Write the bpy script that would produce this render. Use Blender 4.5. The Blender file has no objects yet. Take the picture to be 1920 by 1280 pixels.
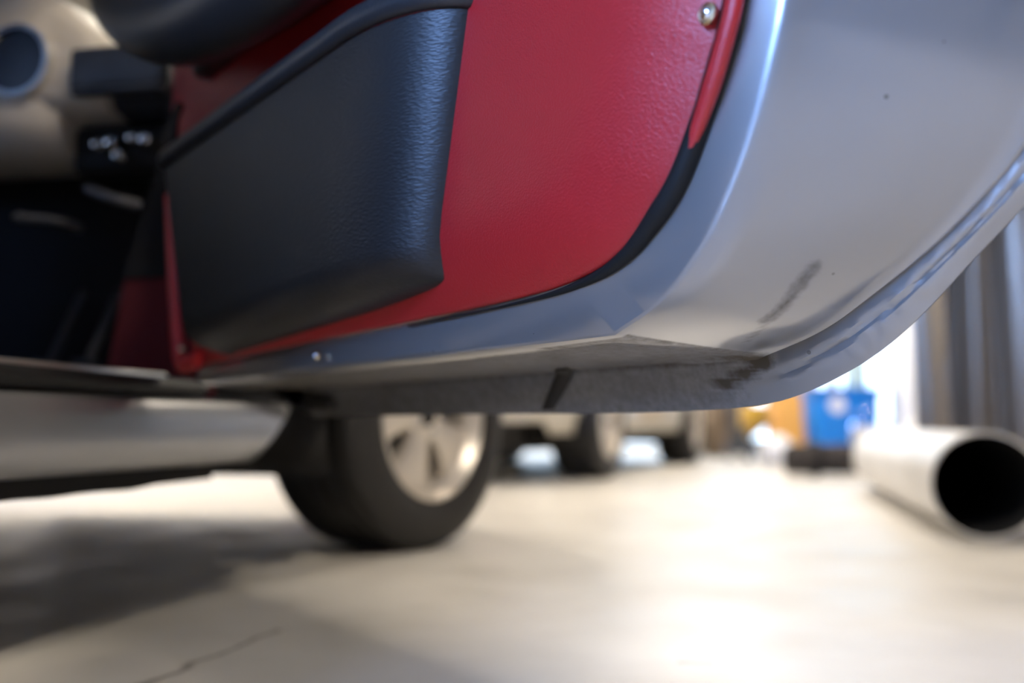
import bpy, bmesh, math, random
from mathutils import Vector, Matrix, noise

random.seed(7)
scene = bpy.context.scene
COL = scene.collection
R = math.radians

# ------------------------------------------------------------------ camera
cam_d = bpy.data.cameras.new('camera')
cam = bpy.data.objects.new('camera', cam_d)
COL.objects.link(cam)
cam_d.lens = 35.0
cam_d.sensor_width = 36.0
cam_d.clip_start = 0.02
cam.location = (0, 0, 0.285)
cam.rotation_euler = (R(90) + math.atan(157 / 1866.67), 0, 0)
cam_d.dof.use_dof = True
cam_d.dof.focus_distance = 0.765
cam_d.dof.aperture_fstop = 2.2
scene.camera = cam

# ------------------------------------------------------------------ world, exposure
world = bpy.data.worlds.new('world')
scene.world = world
world.use_nodes = True
bg = world.node_tree.nodes['Background']
bg.inputs[0].default_value = (0.55, 0.70, 1.0, 1)
bg.inputs[1].default_value = 0.6
vs = scene.view_settings
vs.view_transform = 'Standard'
vs.look = 'None'
vs.gamma = 1.0
vs.use_curve_mapping = False
vs.exposure = -0.06

DAY_FRONT = 4.5      # glazed doors at the far end
DAY_REAR = 70.0      # glazed doors behind the camera
LAMP = 320.0          # ceiling tubes
DAY_COL = (0.25, 0.46, 1.0)
LAMP_COL = (1.0, 0.88, 0.72)

# ------------------------------------------------------------------ materials
def mat(name, col, rough=0.5, metal=0.0, **kw):
    m = bpy.data.materials.new(name)
    m.use_nodes = True
    b = m.node_tree.nodes['Principled BSDF']
    b.inputs['Base Color'].default_value = (*col, 1)
    b.inputs['Roughness'].default_value = rough
    b.inputs['Metallic'].default_value = metal
    for k, v in kw.items():
        b.inputs[k.replace('_', ' ')].default_value = v
    return m

def nd(m, typ, **props):
    n = m.node_tree.nodes.new(typ)
    for k, v in props.items():
        setattr(n, k, v)
    return n

def lk(m, a, b):
    m.node_tree.links.new(a, b)

def coords(m, scale=(1, 1, 1), rot=(0, 0, 0), loc=(0, 0, 0), vt='POINT'):
    tc = nd(m, 'ShaderNodeTexCoord')
    mp = nd(m, 'ShaderNodeMapping', vector_type=vt)
    mp.inputs['Scale'].default_value = scale
    mp.inputs['Rotation'].default_value = rot
    mp.inputs['Location'].default_value = loc
    lk(m, tc.outputs['Object'], mp.inputs['Vector'])
    return mp.outputs['Vector']

def mottle(m, c0, c1, scale=8.0, detail=6, lo=0.35, hi=0.65, vec=None):
    b = m.node_tree.nodes['Principled BSDF']
    n = nd(m, 'ShaderNodeTexNoise')
    n.inputs['Scale'].default_value = scale
    n.inputs['Detail'].default_value = detail
    lk(m, vec or coords(m), n.inputs['Vector'])
    r = nd(m, 'ShaderNodeValToRGB')
    r.color_ramp.elements[0].position = lo
    r.color_ramp.elements[1].position = hi
    r.color_ramp.elements[0].color = (*c0, 1)
    r.color_ramp.elements[1].color = (*c1, 1)
    lk(m, n.outputs['Fac'], r.inputs['Fac'])
    lk(m, r.outputs['Color'], b.inputs['Base Color'])
    return r

def leather(name, col, rough, scale, strength, stretch=(1, 1, 1), dist=0.0006):
    m = mat(name, col, rough)
    b = m.node_tree.nodes['Principled BSDF']
    v = coords(m, stretch)
    vo = nd(m, 'ShaderNodeTexVoronoi', feature='SMOOTH_F1')
    vo.inputs['Scale'].default_value = scale
    n = nd(m, 'ShaderNodeTexNoise')
    n.inputs['Scale'].default_value = scale * 0.55
    n.inputs['Detail'].default_value = 4
    lk(m, v, vo.inputs['Vector']); lk(m, v, n.inputs['Vector'])
    mx = nd(m, 'ShaderNodeMath', operation='ADD')
    lk(m, vo.outputs['Distance'], mx.inputs[0]); lk(m, n.outputs['Fac'], mx.inputs[1])
    bp = nd(m, 'ShaderNodeBump')
    bp.inputs['Strength'].default_value = strength
    bp.inputs['Distance'].default_value = dist
    lk(m, mx.outputs[0], bp.inputs['Height'])
    lk(m, bp.outputs['Normal'], b.inputs['Normal'])
    return m

def bump_noise(m, scale, strength, dist=0.001, detail=4):
    b = m.node_tree.nodes['Principled BSDF']
    n = nd(m, 'ShaderNodeTexNoise')
    n.inputs['Scale'].default_value = scale
    n.inputs['Detail'].default_value = detail
    lk(m, coords(m), n.inputs['Vector'])
    bp = nd(m, 'ShaderNodeBump')
    bp.inputs['Strength'].default_value = strength
    bp.inputs['Distance'].default_value = dist
    lk(m, n.outputs['Fac'], bp.inputs['Height'])
    lk(m, bp.outputs['Normal'], b.inputs['Normal'])

def emit(name, col, strength):
    m = bpy.data.materials.new(name)
    m.use_nodes = True
    nt = m.node_tree
    nt.nodes.clear()
    e = nt.nodes.new('ShaderNodeEmission')
    e.inputs[0].default_value = (*col, 1)
    e.inputs[1].default_value = strength
    o = nt.nodes.new('ShaderNodeOutputMaterial')
    nt.links.new(e.outputs[0], o.inputs[0])
    return m

def glass(name):
    m = bpy.data.materials.new(name)
    m.use_nodes = True
    nt = m.node_tree
    nt.nodes.clear()
    t = nt.nodes.new('ShaderNodeBsdfTransparent')
    t.inputs[0].default_value = (0.92, 0.95, 0.94, 1)
    g = nt.nodes.new('ShaderNodeBsdfGlossy')
    g.inputs['Roughness'].default_value = 0.02
    fr = nt.nodes.new('ShaderNodeFresnel')
    mx = nt.nodes.new('ShaderNodeMixShader')
    o = nt.nodes.new('ShaderNodeOutputMaterial')
    nt.links.new(fr.outputs[0], mx.inputs[0])
    nt.links.new(t.outputs[0], mx.inputs[1])
    nt.links.new(g.outputs[0], mx.inputs[2])
    nt.links.new(mx.outputs[0], o.inputs[0])
    return m

M = {}
PAINT = (0.295, 0.295, 0.30)
M['silver'] = mat('silver_paint', PAINT, 0.34, 0.64, Coat_Weight=0.5, Coat_Roughness=0.08)
M['red'] = leather('red_leather', (0.38, 0.013, 0.016), 0.40, 620, 0.6, dist=0.0005)
M['redcloth'] = mat('red_carpet', (0.10, 0.006, 0.010), 0.9)
M['redbright'] = mat('red_vinyl', (0.50, 0.02, 0.02), 0.45)
M['black'] = leather('black_leather', (0.008, 0.008, 0.009), 0.44, 420, 0.45, (0.55, 0.55, 1.5), dist=0.0007)
M['blackpad'] = leather('black_padding', (0.02, 0.02, 0.022), 0.36, 380, 0.4, dist=0.0006)
M['rubber'] = mat('black_rubber', (0.007, 0.007, 0.007), 0.6, Specular_IOR_Level=0.25)
M['darkrubber'] = mat('dirty_rubber', (0.02, 0.017, 0.013), 0.7)
M['tyre'] = mat('tyre_rubber', (0.012, 0.011, 0.010), 0.6)
bump_noise(M['tyre'], 60, 0.3)
M['alloy'] = mat('cast_alloy', (0.72, 0.66, 0.58), 0.36, 0.55)
M['chrome'] = mat('chrome', (0.8, 0.8, 0.8), 0.12, 1.0)
M['brass'] = mat('yellowed_washer', (0.72, 0.62, 0.42), 0.25, 1.0)
M['under'] = mat('underseal', (0.012, 0.011, 0.010), 0.85)
M['carpet'] = mat('black_carpet', (0.006, 0.006, 0.007), 0.95)
M['dash'] = leather('navy_black_vinyl', (0.018, 0.022, 0.032), 0.45, 300, 0.3)
M['beige'] = mat('greige_vinyl', (0.46, 0.41, 0.34), 0.5)
M['glass'] = glass('window_glass')
M['gaugeglass'] = mat('gauge_glass', (0.01, 0.015, 0.03), 0.06, 0.0, Coat_Weight=1.0)
M['alu'] = mat('brushed_aluminium', (0.62, 0.60, 0.57), 0.38, 0.8)
M['white'] = mat('white_plastic', (0.80, 0.80, 0.80), 0.4)
M['wall'] = mat('wall_paint', (0.25, 0.23, 0.20), 0.8)
mottle(M['wall'], (0.22, 0.205, 0.18), (0.27, 0.25, 0.22), 1.5)
M['ceil'] = mat('ceiling_paint', (0.22, 0.215, 0.205), 0.85)
M['steel'] = mat('dark_steel', (0.10, 0.10, 0.11), 0.5, 0.6)

# silver paint with dirt carried by the sheet metal
def door_paint():
    m = mat('door_silver_paint', PAINT, 0.30, 0.64, Coat_Weight=1.0, Coat_Roughness=0.10)
    b = m.node_tree.nodes['Principled BSDF']
    at = nd(m, 'ShaderNodeAttribute', attribute_name='dirt')
    n = nd(m, 'ShaderNodeTexNoise')
    n.inputs['Scale'].default_value = 110
    n.inputs['Detail'].default_value = 8
    n.inputs['Roughness'].default_value = 0.7
    lk(m, coords(m, (1, 1, 1)), n.inputs['Vector'])
    ad = nd(m, 'ShaderNodeMath', operation='MULTIPLY_ADD')
    lk(m, n.outputs['Fac'], ad.inputs[0]); ad.inputs[1].default_value = 0.7; ad.inputs[2].default_value = -0.35
    s = nd(m, 'ShaderNodeMath', operation='ADD')
    lk(m, at.outputs['Fac'], s.inputs[0]); lk(m, ad.outputs[0], s.inputs[1])
    gate = nd(m, 'ShaderNodeMath', operation='MULTIPLY')
    gg = nd(m, 'ShaderNodeMapRange'); gg.inputs['From Max'].default_value = 0.25
    lk(m, at.outputs['Fac'], gg.inputs['Value'])
    mr = nd(m, 'ShaderNodeMapRange')
    mr.inputs['From Min'].default_value = 0.25; mr.inputs['From Max'].default_value = 0.8
    lk(m, s.outputs[0], mr.inputs['Value'])
    lk(m, mr.outputs[0], gate.inputs[0]); lk(m, gg.outputs[0], gate.inputs[1])
    # paint chips: sparse specks
    vo = nd(m, 'ShaderNodeTexVoronoi')
    vo.inputs['Scale'].default_value = 26
    lk(m, coords(m), vo.inputs['Vector'])
    sp = nd(m, 'ShaderNodeMath', operation='LESS_THAN'); sp.inputs[1].default_value = 0.045
    lk(m, vo.outputs['Distance'], sp.inputs[0])
    mxx = nd(m, 'ShaderNodeMath', operation='MAXIMUM')
    sp2 = nd(m, 'ShaderNodeMath', operation='MULTIPLY'); sp2.inputs[1].default_value = 0.75
    lk(m, sp.outputs[0], sp2.inputs[0])
    lk(m, gate.outputs[0], mxx.inputs[0]); lk(m, sp2.outputs[0], mxx.inputs[1])
    mx = nd(m, 'ShaderNodeMix', data_type='RGBA')
    mx.inputs['A'].default_value = (*PAINT, 1); mx.inputs['B'].default_value = (0.060, 0.046, 0.027, 1)
    lk(m, mxx.outputs[0], mx.inputs['Factor']); lk(m, mx.outputs['Result'], b.inputs['Base Color'])
    ro = nd(m, 'ShaderNodeMapRange'); ro.inputs['To Min'].default_value = 0.30; ro.inputs['To Max'].default_value = 0.8
    lk(m, mxx.outputs[0], ro.inputs['Value']); lk(m, ro.outputs[0], b.inputs['Roughness'])
    me = nd(m, 'ShaderNodeMapRange'); me.inputs['To Min'].default_value = 0.64; me.inputs['To Max'].default_value = 0.0
    lk(m, mxx.outputs[0], me.inputs['Value']); lk(m, me.outputs[0], b.inputs['Metallic'])
    co = nd(m, 'ShaderNodeMapRange'); co.inputs['To Min'].default_value = 1.0; co.inputs['To Max'].default_value = 0.0
    lk(m, mxx.outputs[0], co.inputs['Value']); lk(m, co.outputs[0], b.inputs['Coat Weight'])
    return m
M['doorpaint'] = door_paint()

def concrete():
    m = mat('worn_concrete', (0.5, 0.46, 0.4), 0.4)
    b = m.node_tree.nodes['Principled BSDF']
    r = mottle(m, (0.47, 0.44, 0.39), (0.64, 0.61, 0.555), 2.2, 10, 0.3, 0.7)
    # cracks and scuffs: lines of their own, in floor coordinates
    last = r.outputs['Color']
    nz = nd(m, 'ShaderNodeTexNoise'); nz.inputs['Scale'].default_value = 14; nz.inputs['Detail'].default_value = 5
    lk(m, coords(m), nz.inputs['Vector'])
    off = nd(m, 'ShaderNodeVectorMath', operation='MULTIPLY_ADD')
    off.inputs[1].default_value = (0.05, 0.05, 0); off.inputs[2].default_value = (-0.025, -0.025, 0)
    lk(m, nz.outputs['Color'], off.inputs[0])
    tc = nd(m, 'ShaderNodeTexCoord')
    wob = nd(m, 'ShaderNodeVectorMath', operation='ADD')
    lk(m, tc.outputs['Object'], wob.inputs[0]); lk(m, off.outputs[0], wob.inputs[1])
    segs = [((-0.46, 0.95), (-0.325, 1.42), 0.009, 0.9), ((0.200, 1.232), (0.250, 1.226), 0.009, 0.8),
            ((1.0, 2.1), (1.9, 1.6), 0.004, 0.5)]
    for (ax, ay), (bx, by), w, amt in segs:
        L = math.hypot(bx - ax, by - ay)
        mp = nd(m, 'ShaderNodeMapping', vector_type='TEXTURE')
        mp.inputs['Location'].default_value = (ax, ay, 0)
        mp.inputs['Rotation'].default_value = (0, 0, math.atan2(by - ay, bx - ax))
        lk(m, wob.outputs[0], mp.inputs['Vector'])
        sx = nd(m, 'ShaderNodeSeparateXYZ'); lk(m, mp.outputs[0], sx.inputs[0])
        ab = nd(m, 'ShaderNodeMath', operation='ABSOLUTE'); lk(m, sx.outputs['Y'], ab.inputs[0])
        f1 = nd(m, 'ShaderNodeMapRange'); f1.inputs['From Max'].default_value = w
        f1.inputs['To Min'].default_value = amt; f1.inputs['To Max'].default_value = 0
        lk(m, ab.outputs[0], f1.inputs['Value'])
        c0 = nd(m, 'ShaderNodeMath', operation='GREATER_THAN'); c0.inputs[1].default_value = 0
        c1 = nd(m, 'ShaderNodeMath', operation='LESS_THAN'); c1.inputs[1].default_value = L
        lk(m, sx.outputs['X'], c0.inputs[0]); lk(m, sx.outputs['X'], c1.inputs[0])
        a = nd(m, 'ShaderNodeMath', operation='MULTIPLY'); lk(m, c0.outputs[0], a.inputs[0]); lk(m, c1.outputs[0], a.inputs[1])
        a2 = nd(m, 'ShaderNodeMath', operation='MULTIPLY'); lk(m, a.outputs[0], a2.inputs[0]); lk(m, f1.outputs[0], a2.inputs[1])
        mx = nd(m, 'ShaderNodeMix', data_type='RGBA'); mx.inputs['B'].default_value = (0.12, 0.10, 0.08, 1)
        lk(m, a2.outputs[0], mx.inputs['Factor']); lk(m, last, mx.inputs['A'])
        last = mx.outputs['Result']
    lk(m, last, b.inputs['Base Color'])
    n2 = nd(m, 'ShaderNodeTexNoise'); n2.inputs['Scale'].default_value = 5; n2.inputs['Detail'].default_value = 8
    lk(m, coords(m), n2.inputs['Vector'])
    ro = nd(m, 'ShaderNodeMapRange'); ro.inputs['From Min'].default_value = 0.3; ro.inputs['From Max'].default_value = 0.7
    ro.inputs['To Min'].default_value = 0.32; ro.inputs['To Max'].default_value = 0.50
    lk(m, n2.outputs['Fac'], ro.inputs['Value']); lk(m, ro.outputs[0], b.inputs['Roughness'])
    return m
M['floor'] = concrete()

# ------------------------------------------------------------------ mesh helpers
def obj(name, verts, faces, m, parent=None, smooth=True, sharp=38, loc=None, solid=0.0):
    me = bpy.data.meshes.new(name)
    me.from_pydata([tuple(v) for v in verts], [], faces)
    bm = bmesh.new(); bm.from_mesh(me)
    bmesh.ops.recalc_face_normals(bm, faces=bm.faces)
    bm.to_mesh(me); bm.free()
    if smooth:
        me.polygons.foreach_set('use_smooth', [True] * len(me.polygons))
        me.set_sharp_from_angle(angle=R(sharp))
    me.materials.append(m)
    o = bpy.data.objects.new(name, me)
    COL.objects.link(o)
    if parent: o.parent = parent
    if loc: o.location = loc
    if solid:
        md = o.modifiers.new('thickness', 'SOLIDIFY'); md.thickness = solid; md.offset = 0
    return o

def grid(rows, closed_u=False, closed_v=False):
    nr, nc = len(rows), len(rows[0])
    v = [p for r in rows for p in r]
    f = []
    for i in range(nr if closed_u else nr - 1):
        for j in range(nc if closed_v else nc - 1):
            a, b = i, (i + 1) % nr
            c, d = j, (j + 1) % nc
            f.append((a * nc + c, a * nc + d, b * nc + d, b * nc + c))
    return v, f

def capped(rows):
    """closed rings joined along, both ends capped"""
    v, f = grid(rows, closed_v=True)
    nc = len(rows[0]); n = len(rows)
    f.append(tuple(range(nc))[::-1]); f.append(tuple((n - 1) * nc + k for k in range(nc)))
    return v, f

def cat(pts, per=8):
    """Catmull-Rom through points"""
    P = [Vector(p) for p in pts]
    out = []
    for i in range(len(P) - 1):
        p0 = P[i - 1] if i else P[0] * 2 - P[1]
        p1, p2 = P[i], P[i + 1]
        p3 = P[i + 2] if i + 2 < len(P) else P[-1] * 2 - P[-2]
        for k in range(per):
            t = k / per
            out.append(0.5 * ((2 * p1) + (p2 - p0) * t + (2 * p0 - 5 * p1 + 4 * p2 - p3) * t * t + (3 * p1 - p0 - 3 * p2 + p3) * t ** 3))
    out.append(P[-1])
    return out

def tube(path, ra, rb=None, seg=16, up=(0, 0, 1)):
    """sweep an ellipse (ra sideways, rb along up); radii may be lists"""
    P = [Vector(p) for p in path]
    rows = []
    for i, p in enumerate(P):
        t = (P[min(i + 1, len(P) - 1)] - P[max(i - 1, 0)]).normalized()
        u = Vector(up)
        s = t.cross(u)
        if s.length < 1e-4: s = t.cross(Vector((1, 0, 0.01)))
        s.normalize(); w = s.cross(t).normalized()
        a = ra[i] if isinstance(ra, (list, tuple)) else ra
        b = a if rb is None else (rb[i] if isinstance(rb, (list, tuple)) else rb)
        rows.append([p + s * (a * math.cos(k * 2 * math.pi / seg)) + w * (b * math.sin(k * 2 * math.pi / seg)) for k in range(seg)])
    return capped(rows)

def lathe(prof, axis='x', seg=48, closed=False):
    """prof: (along axis, radius)"""
    rows = []
    for k in range(seg):
        a = k * 2 * math.pi / seg
        c, s = math.cos(a), math.sin(a)
        row = []
        for x, r in prof:
            row.append({'x': (x, r * c, r * s), 'y': (r * c, x, r * s), 'z': (r * c, r * s, x)}[axis])
        rows.append(row)
    return grid(rows, closed_u=True, closed_v=closed)

def box(c, s, bev=0.0):
    bm = bmesh.new()
    bmesh.ops.create_cube(bm, size=1)
    for v in bm.verts: v.co = Vector((c[0] + v.co.x * s[0], c[1] + v.co.y * s[1], c[2] + v.co.z * s[2]))
    if bev:
        bmesh.ops.bevel(bm, geom=bm.edges[:] , offset=bev, segments=3, affect='EDGES', profile=0.5)
    bm.verts.index_update()
    v = [x.co.copy() for x in bm.verts]; f = [tuple(y.index for y in x.verts) for x in bm.faces]
    bm.free()
    return v, f

def prism(poly, t, off=(0, 0, 0)):
    """polygon in (y,z), extruded along x by t, centred"""
    n = len(poly)
    v = [(off[0] - t / 2, off[1] + y, off[2] + z) for y, z in poly] + [(off[0] + t / 2, off[1] + y, off[2] + z) for y, z in poly]
    f = [tuple(range(n))[::-1], tuple(range(n, 2 * n))] + [(i, (i + 1) % n, n + (i + 1) % n, n + i) for i in range(n)]
    return v, f

def merge(*ms):
    V, F = [], []
    for v, f in ms:
        o = len(V); V += list(v); F += [tuple(i + o for i in x) for x in f]
    return V, F

def xf(m, mt):
    v, f = m
    return [mt @ Vector(p) for p in v], f

def empty(name, loc=(0, 0, 0), rz=0.0, parent=None):
    o = bpy.data.objects.new(name, None)
    o.empty_display_size = 0.1
    COL.objects.link(o); o.location = loc; o.rotation_euler = (0, 0, rz)
    if parent: o.parent = parent
    return o

def tag(o, label=None, cat_=None, group=None, kind=None):
    if label: o['label'] = label
    if cat_: o['category'] = cat_
    if group: o['group'] = group
    if kind: o['kind'] = kind
    return o

def struct(name, m, material, **kw):
    o = obj(name, m[0], m[1], material, **kw)
    o['kind'] = 'structure'
    return o

def lerp(a, b, t): return a + (b - a) * t

def pw(x, pts):
    """piecewise linear"""
    if x <= pts[0][0]: return pts[0][1]
    for (x0, y0), (x1, y1) in zip(pts, pts[1:]):
        if x <= x1: return lerp(y0, y1, (x - x0) / (x1 - x0))
    return pts[-1][1]

# ------------------------------------------------------------------ the workshop
XL, XR, YB, YF, ZC = -5.5, 4.6, -4.2, 11.0, 3.6
t = 0.12
struct('floor', box(((XL + XR) / 2, (YB + YF) / 2, -0.05), (XR - XL + 2 * t, YF - YB + 2 * t, 0.1)), M['floor'], smooth=False)
struct('ceiling', box(((XL + XR) / 2, (YB + YF) / 2, ZC + 0.05), (XR - XL + 2 * t, YF - YB + 2 * t, 0.1)), M['ceil'], smooth=False)

def wall_y(name, y, x0, x1, hole, m=M['wall']):
    a, b, z0, z1 = hole
    struct(name, merge(box(((x0 + a) / 2, y, ZC / 2), (a - x0, t, ZC)), box(((b + x1) / 2, y, ZC / 2), (x1 - b, t, ZC)),
                       box(((a + b) / 2, y, z0 / 2), (b - a, t, max(z0, 0.002))), box(((a + b) / 2, y, (z1 + ZC) / 2), (b - a, t, ZC - z1))), m, smooth=False)
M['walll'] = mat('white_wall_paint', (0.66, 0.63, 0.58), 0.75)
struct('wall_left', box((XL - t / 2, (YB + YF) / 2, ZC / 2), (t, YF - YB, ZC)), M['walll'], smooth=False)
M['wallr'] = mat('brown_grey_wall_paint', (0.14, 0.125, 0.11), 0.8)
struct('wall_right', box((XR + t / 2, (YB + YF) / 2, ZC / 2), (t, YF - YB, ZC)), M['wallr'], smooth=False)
FH = (-0.1, 4.5, 0.0, 2.9)
WH = (-4.8, -1.3, 1.9, 3.2)
yw = YF + t / 2
struct('wall_front', merge(box(((XL + WH[0]) / 2, yw, ZC / 2), (WH[0] - XL, t, ZC)), box(((WH[1] + FH[0]) / 2, yw, ZC / 2), (FH[0] - WH[1], t, ZC)), box(((FH[1] + XR) / 2, yw, ZC / 2), (XR - FH[1], t, ZC)),
       box(((WH[0] + WH[1]) / 2, yw, WH[2] / 2), (WH[1] - WH[0], t, WH[2])), box(((WH[0] + WH[1]) / 2, yw, (WH[3] + ZC) / 2), (WH[1] - WH[0], t, ZC - WH[3])),
       box(((FH[0] + FH[1]) / 2, yw, (FH[3] + ZC) / 2), (FH[1] - FH[0], t, ZC - FH[3]))), M['walll'], smooth=False)
RH = (-5.3, -2.2, 1.25, 3.35)
wall_y('wall_rear', YB - t / 2, XL, XR, RH)
M['day_f'] = emit('daylight_front', (0.62, 0.80, 1.0), DAY_FRONT)
M['day_r'] = emit('daylight_rear', DAY_COL, DAY_REAR)

def glazing(name, y, hole, cols, rows, m):
    a, b, z0, z1 = hole
    w = struct(name, merge(box(((a + b) / 2, y, z0 + 0.03), (b - a, 0.08, 0.06)), box(((a + b) / 2, y, z1 - 0.03), (b - a, 0.08, 0.06)),
               *[box((lerp(a, b, i / cols), y, (z0 + z1) / 2), (0.06, 0.08, z1 - z0)) for i in range(cols + 1)],
               *[box(((a + b) / 2, y, lerp(z0, z1, j / rows)), (b - a, 0.06, 0.05)) for j in range(1, rows)]), M['white'], smooth=False)
    for i in range(cols):
        for j in range(rows):
            x0, x1 = lerp(a, b, i / cols) + 0.03, lerp(a, b, (i + 1) / cols) - 0.03
            q0, q1 = lerp(z0, z1, j / rows) + 0.03, lerp(z0, z1, (j + 1) / rows) - 0.03
            v, f = box(((x0 + x1) / 2, y, (q0 + q1) / 2), (x1 - x0, 0.012, q1 - q0))
            obj('pane', v, f, m, w, smooth=False)
glazing('door_1', YF + t / 2, FH, 4, 2, M['day_f'])
glazing('window_1', YB - t / 2, RH, 3, 2, M['day_r'])
M['fill_w'] = emit('cream_fill_glow', (1.0, 0.93, 0.80), 2.6)
glazing('fill_glazing', YF + t / 2, WH, 3, 2, M['fill_w'])  # glowing panes added to brighten the windscreen view and the pocket rim

# ceiling tube lamps
M['tube'] = emit('warm_tube', LAMP_COL, LAMP)
lamps = [(0.9, -0.3, 'nearest to the open car door'), (1.5, 5.2, 'over the rolled mat'), (1.5, 8.2, 'close to the glazed doors'),
         (-3.5, 8.0, 'nearest to the left wall'), (-1.6, 5.6, 'ahead of the silver car')]
for x, y, w_ in lamps:
    L = empty('ceiling_lamp', (x, y, ZC - 0.02))
    tag(L, 'warm twin tube lamp on the ceiling, ' + w_, 'lamp', 'ceiling tube lamps')
    v, f = box((0, 0, -0.03), (0.24, 1.5, 0.06), 0.008); obj('housing', v, f, M['white'], L)
    for sx in (-0.07, 0.07):
        v, f = tube([(sx, -0.72, -0.085), (sx, 0.72, -0.085)], 0.02, seg=12); obj('lamp_tube', v, f, M['tube'], L)

# ------------------------------------------------------------------ wheels
def make_wheel(parent, loc, rz, detail=True):
    """hub axis along +x = outboard; origin at the outer rim face on the axle"""
    w = empty('wheel', loc, rz, parent)
    OD, W = 0.31, 0.245
    prof = []
    sw = [(-0.0, 0.198), (0.012, 0.215), (0.016, 0.245), (0.010, 0.280), (-0.004, 0.302), (-0.016, 0.3085)]
    prof += sw
    groove = [-0.060, -0.100, -0.145, -0.185]
    for g in groove:
        prof += [(g + 0.006, OD), (g + 0.004, OD - 0.008), (g - 0.004, OD - 0.008), (g - 0.006, OD)]
    prof += [(-W - x, r) for x, r in reversed(sw)]
    prof += [(-W + 0.01, 0.192), (-0.01, 0.192)]
    v, f = lathe(prof, seg=72, closed=True); ty = obj('tyre', v, f, M['tyre'], w, sharp=50)
    # rim barrel and lip
    rp = [(0.004, 0.200), (0.006, 0.193), (-0.004, 0.186), (-0.022, 0.178), (-0.026, 0.170), (-0.075, 0.165), (-0.19, 0.170), (-0.205, 0.196),
          (-0.20, 0.198), (-0.18, 0.176), (-0.08, 0.172), (-0.03, 0.180), (-0.012, 0.192)]
    v, f = lathe(rp, seg=72, closed=True); obj('rim', v, f, M['alloy'], w, sharp=50)
    v, f = lathe([(-0.02, 0.0), (-0.02, 0.05), (-0.028, 0.062), (-0.06, 0.066), (-0.07, 0.0)], seg=40); hb = obj('hub', v, f, M['alloy'], w)
    v, f = lathe([(-0.012, 0.0), (-0.013, 0.022), (-0.02, 0.027)], seg=32); obj('centre_cap', v, f, M['rubber'], hb)
    for k in range(5):
        a = k * 2 * math.pi / 5 + 0.62
        rows = []
        for q, (r, hw, x0, x1) in enumerate([(0.045, 0.030, -0.022, -0.055), (0.09, 0.038, -0.020, -0.055), (0.13, 0.054, -0.022, -0.06), (0.174, 0.080, -0.028, -0.07)]):
            ring = []
            for yy, xx in [(-hw, x1), (-hw, x0 - 0.006), (-hw * 0.7, x0), (hw * 0.7, x0), (hw, x0 - 0.006), (hw, x1)]:
                ring.append((xx, r * math.cos(a) - yy * math.sin(a), r * math.sin(a) + yy * math.cos(a)))
            rows.append(ring)
        v, f = capped(rows); obj('spoke', v, f, M['alloy'], w, sharp=30)
        if detail:
            a2 = a + math.pi / 5
            v, f = lathe([(-0.012, 0.0), (-0.012, 0.008), (-0.03, 0.010)], seg=6)
            obj('wheel_nut', [Vector(p) + Vector((0, 0.042 * math.cos(a2), 0.042 * math.sin(a2))) for p in v], f, M['chrome'], w)
    v, f = lathe([(-0.10, 0.0), (-0.10, 0.135), (-0.115, 0.138), (-0.12, 0.0)], seg=48); obj('brake_disc', v, f, M['steel'], w)
    return w

# ------------------------------------------------------------------ car shells (r = right, f = forward, z = up; origin under the right door hinge)
XC = -0.80
ROOF = [(-2.3, 0.5), (-2.2, 0.70), (-1.75, 0.93), (-1.15, 1.20), (-0.6, 1.30), (-0.1, 1.26), (0.45, 0.95), (1.2, 0.83), (1.6, 0.70), (1.75, 0.56)]
BELT = [(-2.3, 0.48), (-2.2, 0.63), (-1.8, 0.78), (-1.2, 0.87), (-0.5, 0.90), (0.4, 0.90), (1.0, 0.83), (1.5, 0.72), (1.7, 0.58), (1.75, 0.5)]
HALF = [(-2.3, 0.50), (-2.15, 0.70), (-1.8, 0.80), (-1.37, 0.86), (-0.9, 0.80), (0.1, 0.79), (0.5, 0.83), (0.9, 0.885), (1.3, 0.84), (1.6, 0.70), (1.75, 0.48)]
AX_F, AX_R, AX_Z = 0.90, -1.37, 0.31

def side_panel(name, parent, f0, f1, sgn, m, low=0.24, n=60):
    rows = []
    for i in range(n + 1):
        f_ = lerp(f0, f1, i / n)
        zb = low + (0.06 if f_ > 1.5 or f_ < -2.0 else 0)
        for ax, ra in ((AX_F, 0.365), (AX_R, 0.35)):
            d = abs(f_ - ax)
            if d < ra: zb = max(zb, AX_Z + math.sqrt(ra * ra - d * d))
        zt = max(pw(f_, BELT), zb + 0.02)
        row = []
        for k in range(11):
            z = lerp(zb, zt, k / 10)
            hw = pw(f_, HALF)
            hw -= 0.05 * max(0, (0.5 - z) / 0.3) ** 2 + 0.09 * max(0, (z - 0.62) / 0.28) ** 2
            row.append((XC + sgn * hw, f_, z))
        rows.append(row)
    v, f = grid(rows)
    return obj(name, v, f, m, parent, solid=0.012, sharp=60)

def top_panel(name, parent, f0, f1, m, n=24, line=ROOF, hwf=None):
    rows = []
    for i in range(n + 1):
        f_ = lerp(f0, f1, i / n)
        zb, zt, hw = pw(f_, BELT), pw(f_, line), pw(f_, HALF) - 0.09
        row = []
        for k in range(21):
            s = -1 + 2 * k / 20
            row.append((XC + s * hw, f_, zb + (zt - zb) * (1 - abs(s) ** 3)))
        rows.append(row)
    v, f = grid(rows)
    return obj(name, v, f, m, parent, solid=0.01, sharp=60)

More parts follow.
